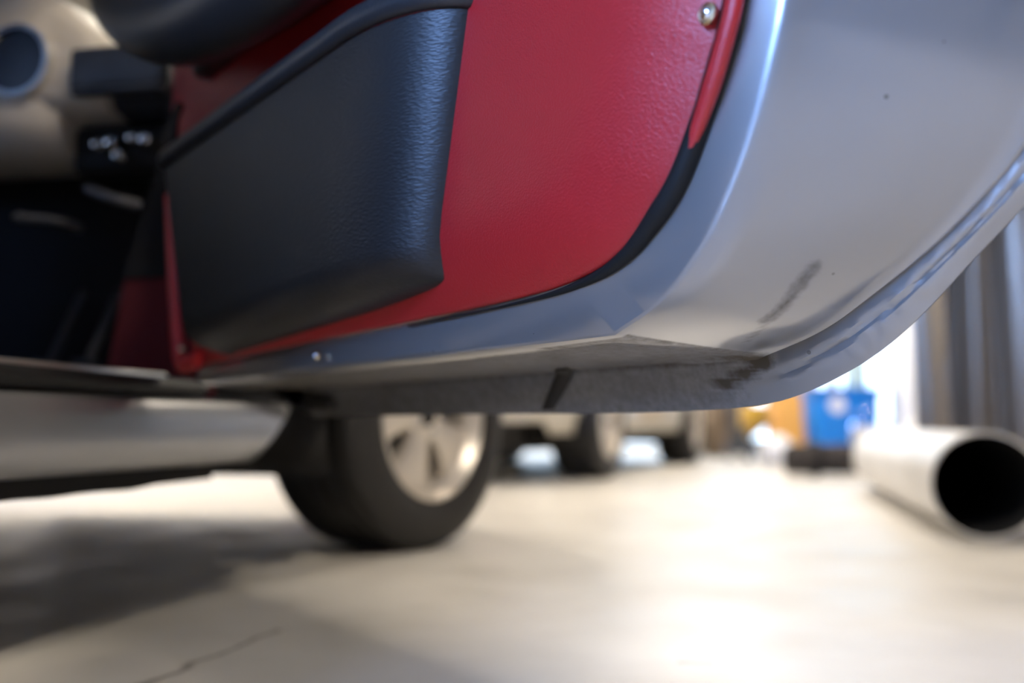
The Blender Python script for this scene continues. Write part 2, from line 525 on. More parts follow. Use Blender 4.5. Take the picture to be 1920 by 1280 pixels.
def quad_panel(name, parent, c, m, n=10, bulge=0.0, solid=0.006):
    a, b, d, e = [Vector(p) for p in c]   # a-b along, e-d opposite
    rows = []
    for i in range(n + 1):
        row = []
        for j in range(n + 1):
            p = a.lerp(b, i / n).lerp(e.lerp(d, i / n), j / n)
            bl = bulge * (1 - (2 * i / n - 1) ** 2)
            row.append(p + Vector((0, 0, bl)))
        rows.append(row)
    v, f = grid(rows)
    return obj(name, v, f, m, parent, solid=solid)

def shell(parent, paint, hero=False):
    side_panel('side_panel', parent, -2.3, 1.75, -1, paint)
    if hero:
        side_panel('front_fender', parent, 0.40, 1.75, 1, paint, low=0.32)
        side_panel('rear_quarter_panel', parent, -2.3, -1.13, 1, paint)
    else:
        side_panel('side_panel', parent, -2.3, 1.75, 1, paint)
    top_panel('bonnet', parent, 0.47, 1.75, paint)
    DECK = [(-2.3, 0.5), (-2.2, 0.69), (-1.75, 0.90), (-1.15, 0.95)]
    top_panel('rear_deck', parent, -2.3, -1.15, paint, line=DECK)
    quad_panel('roof', parent, [(XC - 0.53, -0.08, 1.25), (XC + 0.53, -0.08, 1.25), (XC + 0.52, -1.17, 1.19), (XC - 0.52, -1.17, 1.19)], paint, bulge=0.05, solid=0.02)
    quad_panel('windscreen', parent, [(XC - 0.66, 0.45, 0.93), (XC + 0.66, 0.45, 0.93), (XC + 0.53, -0.08, 1.25), (XC - 0.53, -0.08, 1.25)], M['glass'], bulge=0.03, solid=0)
    quad_panel('rear_window', parent, [(XC - 0.60, -1.78, 0.92), (XC + 0.60, -1.78, 0.92), (XC + 0.51, -1.17, 1.19), (XC - 0.51, -1.17, 1.19)], M['glass'], bulge=0.03, solid=0)
    for sg in ((-1,) if hero else (-1, 1)):
        quad_panel('side_window', parent, [(XC + sg * 0.70, 0.38, 0.90), (XC + sg * 0.71, -1.35, 0.88), (XC + sg * 0.53, -1.12, 1.20), (XC + sg * 0.54, -0.08, 1.24)], M['glass'], solid=0)
    for sg in (-1, 1):
        v, f = tube(cat([(XC + sg * 0.70, 0.47, 0.90), (XC + sg * 0.62, 0.20, 1.08), (XC + sg * 0.54, -0.08, 1.245)], 5), 0.022, 0.03, 10); obj('windscreen_pillar', v, f, paint, parent)
        v, f = tube(cat([(XC + sg * 0.73, -1.22, 0.86), (XC + sg * 0.62, -1.15, 1.05), (XC + sg * 0.53, -1.08, 1.215)], 5), 0.04, 0.04, 10); obj('door_pillar', v, f, paint, parent)
        v, f = tube(cat([(XC + sg * 0.54, -0.08, 1.245), (XC + sg * 0.545, -0.6, 1.275), (XC + sg * 0.53, -1.15, 1.20)], 6), 0.025, 0.02, 10); obj('roof_rail', v, f, paint, parent)
    # underside: floor plates, wheel tubs, and low blocks added to keep light out
    v, f = merge(box((XC, -0.35, 0.205), (1.34, 1.3, 0.03)), box((XC, 1.05, 0.28), (1.0, 0.95, 0.16)), box((XC, 1.66, 0.265), (1.15, 0.06, 0.27)), box((XC, -1.65, 0.235), (1.0, 1.0, 0.17)), box((XC - 0.66, -0.40, 0.19), (0.08, 1.5, 0.10)),
                 box((XC, 0.45, 0.26), (1.3, 0.34, 0.12)))
    obj('underbody_light_blocks', v, f, M['under'], parent, smooth=False)
    for ax in (AX_F, AX_R):
        for sg in (-1, 1):
            rows = []
            for k in range(19):
                a = math.pi * (k / 18 * 1.2 - 0.1)
                rows.append([(XC + sg * x, ax + 0.40 * math.cos(a), AX_Z + 0.40 * math.sin(a)) for x in (0.48, 0.6, 0.72, 0.80)])
            v, f = grid(rows); n0 = len(v); v.append((XC + sg * 0.48, ax, AX_Z))
            for k in range(18): f.append((n0, k * 4, (k + 1) * 4))
            obj('wheel_tub', v, f, M['under'], parent, solid=0.006)

# ---- the car with the open door
HX, HY = -0.46352554, 1.46630013
car = empty('car', (HX, HY, 0), -R(11))
tag(car, 'silver sports car with its red-trimmed door standing open', 'car')
shell(car, M['silver'], hero=True)
make_wheel(car, (0.115, 0.898, 0.31), -R(20))
for lx, ly, rz in ((XC * 2 - 0.03, AX_F, math.pi - R(20)), (0.05, AX_R, 0), (XC * 2 - 0.05, AX_R, math.pi)):
    make_wheel(car, (lx, ly, 0.31), rz, False)

# sill with its rubber seal and trim rail
def sill_poly(f_, push=0.0):
    return [(-0.14, 0.235), (-0.06, 0.222), (-0.030, 0.224), (-0.021, 0.234), (-0.018, 0.262), (-0.022, 0.295), (-0.028, 0.314), (-0.036, 0.323), (-0.10, 0.332), (-0.14, 0.332)]
rows = []
for i in range(31):
    q = i / 30
    rows.append([(r_, lerp(-1.2, 0.245 + (z_ - 0.226) / 0.07 * 0.12, q), z_) for r_, z_ in sill_poly(0)])
v, f = capped(rows); sill = obj('sill', v, f, M['silver'], car, sharp=55)
v, f = tube([(-0.050, y, 0.341) for y in (-1.2, -0.8, -0.4, 0.0, 0.05, 0.09)], 0.020, 0.015, 12); obj('sill_seal', v, f, M['rubber'], sill)
v, f = box((-0.100, -0.58, 0.357), (0.06, 1.24, 0.014), 0.004); obj('tread_strip', v, f, M['alu'], sill)
# jagged underseal flange below the sill
rows = []
for i in range(61):
    y = lerp(-1.2, 0.22, i / 60)
    zl = 0.190 + 0.010 * noise.noise((y * 6, 2.1, 0)) + (0.0 if y < 0.02 else (y - 0.02) * 0.16)
    rows.append([(-0.10, y, 0.24), (-0.085, y, zl + 0.004), (-0.105, y, zl), (-0.125, y, zl + 0.004), (-0.14, y, 0.24)])
v, f = grid(rows, closed_v=True); obj('jacking_flange', v, f, M['under'], car)

# cabin
v, f = box((XC, -0.35, 0.245), (1.34, 1.5, 0.03), 0.005); obj('cabin_floor', v, f, M['carpet'], car)
v, f = box((XC, 0.52, 0.56), (1.36, 0.03, 0.66)); obj('bulkhead', v, f, M['carpet'], car, smooth=False)
v, f = box((XC, -0.35, 0.34), (0.26, 1.6, 0.18), 0.05); obj('tunnel', v, f, M['carpet'], car)
v, f = box((XC, -1.42, 0.60), (1.36, 0.04, 0.62)); obj('rear_bulkhead', v, f, M['carpet'], car, smooth=False)
# kick panel in red carpet at the front of the door opening
def facing_panel(name, poly, y, m):
    n = len(poly)
    v = [(x, y, z) for x, z in poly] + [(x, y + 0.014, z) for x, z in poly]
    f = [tuple(range(n)), tuple(range(n, 2 * n))[::-1]] + [(i, (i + 1) % n, n + (i + 1) % n, n + i) for i in range(n)]
    return obj(name, v, f, m, car, smooth=False)
facing_panel('kick_panel', [(-0.262, 0.30), (-0.06, 0.30), (-0.06, 0.53), (-0.222, 0.53)], 0.155, M['redcloth'])
facing_panel('upper_kick_panel', [(-0.222, 0.53), (-0.06, 0.53), (-0.06, 0.86), (-0.14, 0.86), (-0.17, 0.70)], 0.150, M['carpet'])
v, f = box((-0.05, 0.24, 0.62), (0.05, 0.10, 0.54), 0.015); obj('hinge_post', v, f, M['silver'], car)

# dashboard
def dash_section(r_, zt, f0=0.12):
    return [(r_, f0 + 0.05, 0.805), (r_, f0 + 0.01, 0.815), (r_, f0, 0.835), (r_, f0, zt - 0.03), (r_, f0 + 0.012, zt - 0.008), (r_, f0 + 0.04, zt), (r_, f0 + 0.18, zt + 0.01), (r_, 0.47, zt), (r_, 0.47, 0.80)]
rows = [dash_section(r_, 0.905) for r_ in [lerp(-1.44, -0.135, i / 20) for i in range(21)]]
v, f = capped(rows); dash = obj('dashboard', v, f, M['dash'], car, sharp=50)
v, f = box((-0.198, 0.098, 0.868), (0.175, 0.05, 0.074), 0.010); obj('glovebox_lid', v, f, M['dash'], dash)
v, f = box((-0.198, 0.082, 0.829), (0.165, 0.02, 0.012), 0.005); obj('dash_rail', v, f, M['dash'], dash)
rows = []
for i in range(25):
    q = i / 24
    r_ = lerp(-0.84, -0.235, q)
    zt = 0.90 + 0.135 * min(1, (1 - abs(2 * q - 1)) * 2.2) ** 0.75
    rows.append(dash_section(r_, zt, 0.095))
v, f = capped(rows); bn = obj('instrument_hood', v, f, M['beige'], car, sharp=50)
rows = []
for i in range(9):
    r_ = lerp(-0.50, -0.325, i / 8)
    e = 0.02 * abs(2 * i / 8 - 1) ** 2
    rows.append([(r_, 0.14 + e, 0.74), (r_, 0.105 + e, 0.76), (r_, 0.09 + e, 0.80), (r_, 0.09 + e, 0.84), (r_, 0.20, 0.84), (r_, 0.20, 0.74)])
v, f = capped(rows); obj('lower_fascia', v, f, M['beige'], car, sharp=50)
for gx, gr in ((-0.392, 0.062), (-0.56, 0.066), (-0.72, 0.055)):
    v, f = lathe([(0.10, 0.0), (0.088, 0.0), (0.088, gr * 0.86)], 'y', 40)
    g = obj('gauge', [Vector(p) + Vector((gx, 0, 0.895)) for p in v], f, M['gaugeglass'], bn)
    v, f = lathe([(0.094, gr * 0.84), (0.080, gr * 0.88), (0.080, gr), (0.098, gr * 1.02)], 'y', 40)
    obj('gauge_bezel', [Vector(p) + Vector((gx, 0, 0.895)) for p in v], f, M['chrome'] if gx > -0.5 else M['rubber'], bn)
# switch panel under the pad with chrome knobs
v, f = box((-0.235, 0.20, 0.755), (0.19, 0.10, 0.09), 0.02); sw = obj('switch_panel', v, f, M['rubber'], car)
for kx, kz, kr in ((-0.175, 0.760, 0.012), (-0.198, 0.763, 0.010), (-0.238, 0.757, 0.012), (-0.262, 0.755, 0.010), (-0.222, 0.735, 0.011)):
    v, f = lathe([(0.118, 0.0), (0.120, kr * 0.7), (0.127, kr), (0.138, kr * 0.9), (0.155, kr * 0.5)], 'y', 20)
    obj('knob', [Vector(p) + Vector((kx, 0, kz)) for p in v], f, M['chrome'], sw)
v, f = tube(cat([(-0.30, 0.16, 0.69), (-0.24, 0.14, 0.665), (-0.20, 0.16, 0.655)], 6), 0.010, 0.010, 10); obj('heater_lever', v, f, M['steel'], car)
v, f = tube(cat([(-0.46, 0.20, 0.655), (-0.42, 0.15, 0.64), (-0.36, 0.16, 0.635), (-0.34, 0.2, 0.63)], 6), 0.010, 0.009, 10); obj('column_lever', v, f, M['steel'], car)
for px_ in (-0.48, -0.40, -0.30):
    v, f = box((px_, 0.30, 0.37), (0.055, 0.02, 0.08), 0.008)
    v = [Matrix.Rotation(R(-25), 4, 'X') @ (Vector(p) - Vector((px_, 0.30, 0.37))) + Vector((px_, 0.30, 0.37)) for p in v]
    pd = obj('pedal', v, f, M['dash'], car)
    v, f = tube([(px_, 0.31, 0.38), (px_, 0.42, 0.55)], 0.008, seg=8); obj('pedal_arm', v, f, M['steel'], pd)
# seat beside the tunnel
def cushion(c, s, b): return box(c, s, b)
v, f = cushion((-0.47, -0.70, 0.42), (0.46, 0.50, 0.14), 0.05); st = obj('seat', v, f, M['blackpad'], car)
v, f = cushion((0, 0, 0), (0.46, 0.12, 0.66), 0.05)
obj('seat_back', [Matrix.Translation((-0.47, -1.0, 0.76)) @ (Matrix.Rotation(R(14), 4, 'X') @ Vector(p)) for p in v], f, M['blackpad'], st)

# ------------------------------------------------------------------ the open door: local x = s (hinge to lock end), y = n (outwards), z
door_rz = R(-44)
TOP = 0.97
def rail(n, zbot, K, rear, nb=None):
    nb = n if nb is None else nb
    bot = []
    for i in range(41):
        q = i / 40
        w = max(0, (q - 0.7) / 0.3); w = w * w * (3 - 2 * w)
        bot.append(Vector((K[0] * q, lerp(nb, n, w), zbot + (K[1] - zbot) * q ** 6)))
    rr = cat([(K[0], n, K[1])] + [(a, n, b) for a, b in rear], 14)
    if n > 0.18:     # the hem runs round the corner in one sweep
        al = cat([(x, n, z) for x, z in ((0, zbot), (0.25, zbot), (0.5, zbot), (0.70, zbot - 0.001), (0.84, zbot + 0.0002))] + [(K[0], n, K[1])] + [(a, n, b) for a, b in rear], 14)
        ki = 5 * 14
        bot = []
        for i in range(41):
            x = K[0] * i / 40
            k = min(range(ki + 1), key=lambda k_: abs(al[k_].x - x))
            k0 = max(0, k - 1) if al[k].x > x else k
            k1 = min(ki, k0 + 1)
            tq = 0 if k1 == k0 else (x - al[k0].x) / (al[k1].x - al[k0].x)
            bot.append(al[k0].lerp(al[k1], tq))
        rr = al[ki:]
    return bot + rr[1:]
R0 = rail(-0.004, 0.400, (0.88, 0.402), [(0.93, 0.42), (0.965, 0.45), (0.99, 0.48), (1.01, 0.51), (1.02, 0.535), (1.03, 0.56), (1.05, 0.64), (1.06, 0.75), (1.07, TOP)], 0.004)
R1 = rail(0.008, 0.352, (0.924, 0.3515), [(0.971, 0.371), (1.010, 0.406), (1.038, 0.443), (1.057, 0.482), (1.071, 0.519), (1.080, 0.551), (1.098, 0.635), (1.110, 0.75), (1.114, TOP)], 0.0)
R2 = rail(0.014, 0.3460, (0.9235, 0.3490), [(0.978, 0.3705), (1.018, 0.4045), (1.045, 0.4415), (1.065, 0.4805), (1.079, 0.5175), (1.088, 0.550), (1.106, 0.635), (1.118, 0.75), (1.122, TOP)], 0.006)
R1b = [a.lerp(b, 0.5) + Vector((0, -0.0012, -0.0005)) for a, b in zip(R1, R2)]
R3 = rail(0.024, 0.343, (0.9215, 0.3480), [(0.986, 0.3705), (1.026, 0.403), (1.0515, 0.440), (1.071, 0.480), (1.085, 0.518), (1.0945, 0.550), (1.112, 0.635), (1.124, 0.75), (1.128, TOP)], 0.014)
R5 = rail(0.165, 0.341, (0.923, 0.3405), [(0.985, 0.358), (1.030, 0.380), (1.080, 0.409), (1.120, 0.439), (1.150, 0.470), (1.170, 0.51), (1.188, 0.585), (1.198, 0.73), (1.202, TOP)])
R6 = rail(0.185, 0.298, (0.925, 0.3045), [(0.995, 0.327), (1.045, 0.356), (1.095, 0.398), (1.134, 0.431), (1.164, 0.462), (1.185, 0.503), (1.203, 0.582), (1.213, 0.73), (1.217, TOP)])
def mixr(A, B, t, push=0.0):
    out = []
    for a, b in zip(A, B):
        out.append(a.lerp(b, t))
    return out
NS = len(R1)
KI = 40
rails = [R0, mixr(R0, R1, 0.5), R1, mixr(R1, R1b, .5), R1b, mixr(R1b, R2, .5), R2, mixr(R2, R3, .5), R3]
for k in range(1, 22):
    q = k / 24
    rr = mixr(R3, R5, q)
    # jamb swells slightly outwards between fold and bead
    for i in range(NS):
        wgt = max(0.0, min(1.0, (i - KI) / 14.0))
        d = (R6[i] - R5[i]); d.y = 0
        if d.length > 0: rr[i] = rr[i] + d.normalized() * (0.006 * wgt * math.sin(math.pi * q)) 
    rails.append(rr)
def lifted(A, B, q, amt):
    rr = mixr(A, B, q)
    for i in range(NS):
        d = (R6[i] - R5[i]); d.y = 0
        w_ = 1.0 if i > KI - 4 else 0.35
        rr[i] = rr[i] + d.normalized() * amt * w_
    return rr
rails += [lifted(R3, R5, 0.93, 0.0012), lifted(R3, R5, 0.965, 0.0032), lifted(R3, R5, 0.985, 0.0022), R5]
HEM0 = len(rails) - 1
for k in range(1, 15):
    rails.append(mixr(R5, R6, k / 14.0))
HEM1 = len(rails) - 1
R6b = [p + Vector((0, 0.003, 0)) + (Vector((0, 0, 0.0015))) for p in R6]
rails.append(R6b)
# sealant lumps and a groove along the hem
for ri in range(HEM0 + 1, HEM1):
    h = (ri - HEM0) / (HEM1 - HEM0)
    for i in range(NS):
        p = rails[ri][i]
        wgt = max(0.0, min(1.0, (i - KI + 3) / 8.0)) * math.sin(math.pi * h)
        lump = noise.noise((p.x * 75, p.z * 75, 3.0)) * 0.0026 + noise.noise((p.x * 190, p.z * 190, 9.0)) * 0.0011
        gr = -0.0034 * math.exp(-((h - 0.45 - 0.12 * noise.noise((p.x * 30, 0, 5))) / 0.07) ** 2)
        d = Vector((0.12, -0.95, -0.28)).normalized()
        rails[ri][i] = p + d * (lump + gr) * wgt + d * (0.0008 * math.sin(math.pi * h) + 0.0042 * wgt)
v, f = grid(rails)
# front end cap of the frame
f.append(tuple(r * NS for r in range(len(rails)))[::-1])
door = obj('door', v, f, M['doorpaint'], car, sharp=32)
door.rotation_euler = (0, 0, door_rz)
door['label'] = 'open silver door shell with dirty lower edge'
# dirt carried by the metal: scuff on the jamb, grime in the corner, film on the underside
def segd(p, a, b):
    a, b = Vector(a), Vector(b)
    ab = b - a
    q = max(0, min(1, (p - a).dot(ab) / ab.length_squared))
    return (p - a - ab * q).length, q
at = door.data.attributes.new('dirt', 'FLOAT', 'POINT')
vals = []
for vv in door.data.vertices:
    p = vv.co
    dv = 0.0
    d, q = segd(p, (1.036, 0.0895, 0.3915), (0.991, 0.096, 0.360))
    dv = max(dv, 0.62 * max(0, 1 - max(0, d - 0.002) / 0.011))
    d, q = segd(p, (0.991, 0.096, 0.360), (0.950, 0.119, 0.3485))
    dv = max(dv, 0.46 * max(0, 1 - max(0, d - 0.001) / 0.009))
    for a, b, rad, am in (((0.905, 0.150, 0.341), (0.925, 0.163, 0.3395), 0.016, 0.95), ((0.928, 0.167, 0.3355), (0.872, 0.174, 0.318), 0.007, 0.9),
                          ((0.76, 0.164, 0.341), (0.92, 0.163, 0.341), 0.011, 0.72), ((0.40, 0.164, 0.341), (0.76, 0.164, 0.341), 0.008, 0.66),
                          ((0.0, 0.16, 0.341), (0.40, 0.16, 0.341), 0.022, 0.75), ((0.66, 0.175, 0.320), (0.80, 0.175, 0.320), 0.001, 0.45)):
        d, q = segd(p, a, b)
        dv = max(dv, am * max(0, 1 - max(0, d - 0.003) / rad))
    if p.x < 0.93 and p.y > 0.016:      # road film on the whole underside
        fade = min(1, max(0, (0.93 - p.x) / 0.05)) if p.z < 0.335 else 1.0
        dv = max(dv, ((0.60 if p.z > 0.3395 else 0.46) + 0.08 * noise.noise(p * 20) + 0.14 * max(0, 1 - p.x / 0.6)) * fade)
    vals.append(dv)
at.data.foreach_set('value', vals)

# outer skin
rows = []
for k in range(13):
    q = k / 12
    row = []
    for i in range(0, NS, 3):
        p = R6b[i]
        c = Vector((min(p.x, 1.15), 0, TOP)) if i < KI else Vector((0.9, 0, TOP))
        tq = q if i < KI else q
        pp = p.lerp(c, tq)
        row.append(Vector((pp.x, 0.1885 + 0.025 * math.sin(min(1, q * 1.1) * math.pi * 0.75), pp.z)))
    rows.append(row)
v, f = grid(rows); obj('door_skin', v, f, M['silver'], door, sharp=60)
v, f = box((0.58, 0.085, TOP + 0.004), (1.18, 0.21, 0.02), 0.006); obj('window_ledge', v, f, M['rubber'], door)

# red trim panel
bot = cat([(0.0, 0, 0.372), (0.3, 0, 0.378), (0.637, 0, 0.383), (0.83, 0, 0.387), (0.905, 0, 0.394), (0.946, 0, 0.406), (0.975, 0, 0.426), (0.999, 0, 0.449), (1.02, 0, 0.483), (1.035, 0, 0.514), (1.046, 0, 0.540), (1.060, 0, 0.60), (1.068, 0, 0.75), (1.07, 0, 0.955)], 8)
fr = [Vector((-0.066 * (z_ - 0.372) / 0.214 if z_ < 0.586 else -0.066 - 0.068 * min(1, (z_ - 0.586) / 0.176), 0, z_)) for z_ in [lerp(0.955, 0.372, i / 24) for i in range(24)]]
path = fr + bot
tops = [Vector((lerp(1.07, -0.134, i / 30), 0, 0.955)) for i in range(1, 30)]
ring = path + tops
cen = Vector((0.52, 0, 0.72))
fracs = [1.0, 0.996, 0.988, 0.975, 0.96, 0.94, 0.915, 0.89, 0.86, 0.82, 0.76, 0.66, 0.5, 0.3, 0.1]
rows = [[Vector((p.x, 0.0, p.z)) for p in ring]]
for fq in fracs:
    row = []
    for i, p in enumerate(ring):
        L = (p - cen).length
        d = (1 - fq) * L
        bulge = 0.005 + 0.025 * (1 - (1 - min(d / 0.095, 1)) ** 2.0)
        if fq == 1.0: bulge = 0.004
        q = cen.lerp(p, fq)
        row.append(Vector((q.x, -bulge, q.z)))
    rows.append(row)
v, f = grid(rows, closed_v=True)
nn = len(ring); n0 = len(v); v.append(Vector((cen.x, -0.030, cen.z)))
for i in range(nn): f.append(((len(rows) - 1) * nn + i, (len(rows) - 1) * nn + (i + 1) % nn, n0))
obj('trim_panel', v, f, M['red'], door, sharp=60)['label'] = 'red leather trim panel'

# dark strip standing in for shade in the panel gap, plus red piping
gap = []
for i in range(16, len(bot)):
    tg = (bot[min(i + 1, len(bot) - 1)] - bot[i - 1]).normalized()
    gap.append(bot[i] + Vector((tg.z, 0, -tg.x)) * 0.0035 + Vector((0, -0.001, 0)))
v, f = tube(gap, [0.001 + 0.007 * min(1, max(0, (i - 6) / 28)) for i in range(len(gap))], [0.001 + 0.007 * min(1, max(0, (i - 6) / 28)) for i in range(len(gap))], 10, up=(0, 1, 0)); obj('panel_gap_shade', v, f, M['rubber'], door)
pip = cat([(0.995, -0.002, 0.438), (1.014, -0.004, 0.462), (1.036, -0.006, 0.497), (1.050, -0.007, 0.525), (1.058, -0.007, 0.548), (1.071, -0.007, 0.61), (1.081, -0.007, 0.75), (1.084, -0.007, 0.95)], 8)
v, f = tube(pip, [0.002 + 0.0045 * min(1, i / 16) for i in range(len(pip))], [0.002 + 0.0035 * min(1, i / 16) for i in range(len(pip))], 12, up=(0, 1, 0)); obj('piping', v, f, M['red'], door)
# bright red edge strip at the hinge end
es = cat([(-0.085, -0.014, 0.64), (-0.045, -0.018, 0.52), (-0.012, -0.020, 0.42), (0.002, -0.020, 0.385), (0.02, -0.020, 0.373), (0.055, -0.019, 0.374), (0.085, -0.018, 0.376)], 6)
es = [p + Vector((0, -0.008, 0)) for p in es]
v, f = tube(es, 0.013, 0.009, 10, up=(0, 1, 0)); obj('edge_strip', v, f, M['redbright'], door)

# screws with cup washers
def screw(s, n, z, r_, both=True):
    T = Matrix.Translation((s, n, z))
    v, f = lathe([(0.0, r_), (-0.0022, r_ * 0.97), (-0.0034, r_ * 0.80), (-0.003, r_ * 0.62)], 'y', 32); a = obj('screw_washer', *xf((v, f), T), M['brass'], door)
    v, f = lathe([(-0.0028, r_ * 0.64), (-0.0046, r_ * 0.45), (-0.0054, r_ * 0.2), (-0.0055, 0.0)], 'y', 32); obj('screw', *xf((v, f), T), M['chrome'], door)
screw(1.041, -0.012, 0.5425, 0.0075)
screw(0.437, -0.004, 0.362, 0.005)
screw(0.012, -0.028, 0.395, 0.006)

# door pocket
def pk(z):
    q = (z - 0.38) / (0.64 - 0.38)
    return lerp(0.165, 0.05, q), lerp(0.730, 0.794, q)     # front and rear edge
def pzb(s): return lerp(0.374, 0.412, max(0, min(1, (s - 0.1) / 0.65)))
NCOL = 80
def prow(q, zt_q):
    """horizontal section; q 0..1 bottom to top"""
    row = []
    for j in range(NCOL + 1):
        a = j / NCOL
        z0 = pzb(lerp(0.15, 0.74, a)); z1 = lerp(0.642, 0.630, a)
        z = lerp(z0, z1, q)
        sf, sr = pk(z)
        w = sr - sf
        # section: quick turn at the front, broad turn at the rear
        u_ = a
        if u_ < 0.12:
            g = u_ / 0.12; s = sf + 0.03 * (1 - math.cos(g * math.pi / 2)); dep = math.sin(g * math.pi / 2)
        elif u_ > 0.60:
            g = (u_ - 0.60) / 0.40; s = sr - 0.14 + 0.14 * math.sin(g * math.pi / 2); dep = math.cos(g * math.pi / 2) ** 0.8 if g < 1 else 0
        else:
            g = (u_ - 0.12) / 0.48; s = lerp(sf + 0.03, sr - 0.14, g); dep = 1.0
        hz = z - z0
        vr = 1.0 if hz > 0.032 else math.sqrt(max(0, 1 - ((0.032 - hz) / 0.032) ** 2)) * 0.75 + 0.25
        n = -0.006 - 0.072 * dep * vr
        row.append(Vector((s, n, z)))
    return row
qs = [0, 0.01, 0.025, 0.045, 0.07, 0.095, 0.12] + [lerp(0.15, 1, i / 16) for i in range(17)]
rows = [[Vector((p.x, -0.006, p.z)) for p in prow(0, 0)]] + [prow(q, 0) for q in qs]
last = rows[-1]
rows.append([p + Vector((0, 0.010, 0.001)) for p in last])
rows.append([Vector((p.x, -0.016, p.z - 0.006)) for p in last])
v, f = grid(rows)
obj('door_pocket', v, f, M['black'], door, sharp=50)['label'] = 'black leather door pocket'
# padded roll round the pocket mouth
rp_ = []
for j in range(0, NCOL + 1, 2):
    p = last[j]
    a = j / NCOL
    rp_.append(Vector((p.x, p.y - 0.002, p.z + 0.0125)))
v, f = tube(rp_, 0.0085, 0.0125, 16); obj('pocket_rim', v, f, M['blackpad'], door)

# armrest and pull, sweeping up at the hinge end
ap = cat([(0.98, -0.05, 0.80), (0.75, -0.065, 0.775), (0.52, -0.085, 0.760), (0.32, -0.10, 0.775), (0.14, -0.11, 0.825), (-0.01, -0.115, 0.905), (-0.075, -0.11, 0.985)], 8)
nA = len(ap)
v, f = tube(ap, [0.05 * min(1, 0.35 + (nA - 1 - i) / 10) for i in range(nA)], [0.058 * min(1, 0.35 + (nA - 1 - i) / 10) for i in range(nA)], 20); obj('armrest', v, f, M['blackpad'], door)
v, f = box((0.55, -0.03, 0.80), (0.9, 0.05, 0.07), 0.015); obj('armrest_base', v, f, M['blackpad'], door)
v, f = tube(cat([(0.045, -0.05, 0.745), (0.05, -0.058, 0.72), (0.045, -0.058, 0.69)], 5), 0.006, 0.006, 10); obj('release_lever', v, f, M['rubber'], door)

# underside details: dark strip across the hem and a weather plug, lock striker on the jamb
ds = [(0.684, 0.148, 0.3410), (0.672, 0.162, 0.3400), (0.657, 0.1690, 0.331), (0.637, 0.1755, 0.317), (0.618, 0.1815, 0.3035)]
rows = []
for i, p in enumerate(cat(ds, 5)):
    w_ = 0.015 - 0.004 * abs(i / 10 - 1)
    rows.append([p + Vector((-w_, -0.0016, -0.0010)), p + Vector((-w_ * .6, -0.0034, -0.0020)), p + Vector((w_ * .6, -0.0034, -0.0020)), p + Vector((w_, -0.0016, -0.0010)), p + Vector((0, 0.002, 0.002))])
v, f = capped(rows); obj('dark_strip', v, f, M['darkrubber'], door)
v, f = box((0.05, 0.170, 0.318), (0.10, 0.02, 0.022), 0.005); obj('lower_hinge_pad', v, f, M['darkrubber'], door)
M['bluecap'] = mat('blue_plastic', (0.05, 0.28, 0.55), 0.35)
v, f = lathe([(0.0, 0.010), (0.006, 0.009), (0.008, 0.0)], 'x', 24)
obj('striker_cap', *xf((v, f), Matrix.Translation((1.161, 0.118, 0.557)) @ Matrix.Rotation(R(12), 4, 'Y')), M['bluecap'], door)

# ------------------------------------------------------------------ other cars behind
M['paintB'] = mat('cream_paint', (0.62, 0.58, 0.50), 0.3, 0.1, Coat_Weight=0.6)
def other_car(wheel_pt, az, paint, label, which):
    a = R(az)
    F = Vector((math.sin(a), math.cos(a), 0)); Rr = Vector((math.cos(a), -math.sin(a), 0))
    ax = AX_R if which == 'rear' else AX_F
    o = Vector(wheel_pt) - Rr * 0.06 - F * ax
    c = empty('car', (o.x, o.y, 0), -a)
    tag(c, label, 'car')
    shell(c, paint)
    for lx, ly, rz in ((0.05, AX_F, 0), (XC * 2 - 0.05, AX_F, math.pi), (0.05, AX_R, 0), (XC * 2 - 0.05, AX_R, math.pi)):
        make_wheel(c, (lx, ly, 0.31), rz, False)
    v, f = box((XC, -2.28, 0.40), (1.2, 0.10, 0.12), 0.04); obj('bumper', v, f, paint, c)
    v, f = box((XC, 1.74, 0.38), (1.1, 0.10, 0.14), 0.04); obj('bumper', v, f, paint, c)
    for sg in (-1, 1):
        v, f = lathe([(0.03, 0.0), (0.02, 0.06), (0.0, 0.085), (-0.06, 0.085)], 'y', 28)
        obj('headlamp', *xf((v, f), Matrix.Translation((XC + sg * 0.58, 1.63, 0.63))), M['chrome'], c)
        v, f = box((XC + sg * 0.52, -2.24, 0.58), (0.26, 0.06, 0.09), 0.02); obj('tail_lamp', v, f, M['redbright'], c)
    return c
other_car((0.54, 5.4, 0), 22, M['paintB'], 'cream car parked beyond the front wheel of the open silver car', 'rear')

# ------------------------------------------------------------------ things on the floor and along the right
# big pipe
v0 = Vector((1.191, 2.52, 0)); v1 = Vector((1.69, 4.55, 0))
L = (v1 - v0).length
pp = empty('pipe', (v0.x, v0.y, 0), math.atan2(v1.y - v0.y, v1.x - v0.x))
tag(pp, 'long white pipe lying on the floor with its black open end facing us', 'pipe')
M['pipe'] = mat('white_pipe', (0.66, 0.64, 0.60), 0.4)
mottle(M['pipe'], (0.60, 0.58, 0.54), (0.72, 0.70, 0.67), 3)
v, f = lathe([(0, 0.135), (L, 0.135), (L, 0.128), (0, 0.128)], 'x', 64, closed=True)
obj('pipe_wall', [Vector(p) + Vector((0, 0, 0.135)) for p in v], f, M['pipe'], pp)
M['pipe_black'] = mat('black_lining', (0.002, 0.002, 0.002), 0.9)  # near-black inside of the pipe
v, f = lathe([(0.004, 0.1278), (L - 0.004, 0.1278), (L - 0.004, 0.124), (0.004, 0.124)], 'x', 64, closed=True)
obj('lining', [Vector(p) + Vector((0, 0, 0.135)) for p in v], f, M['pipe_black'], pp)
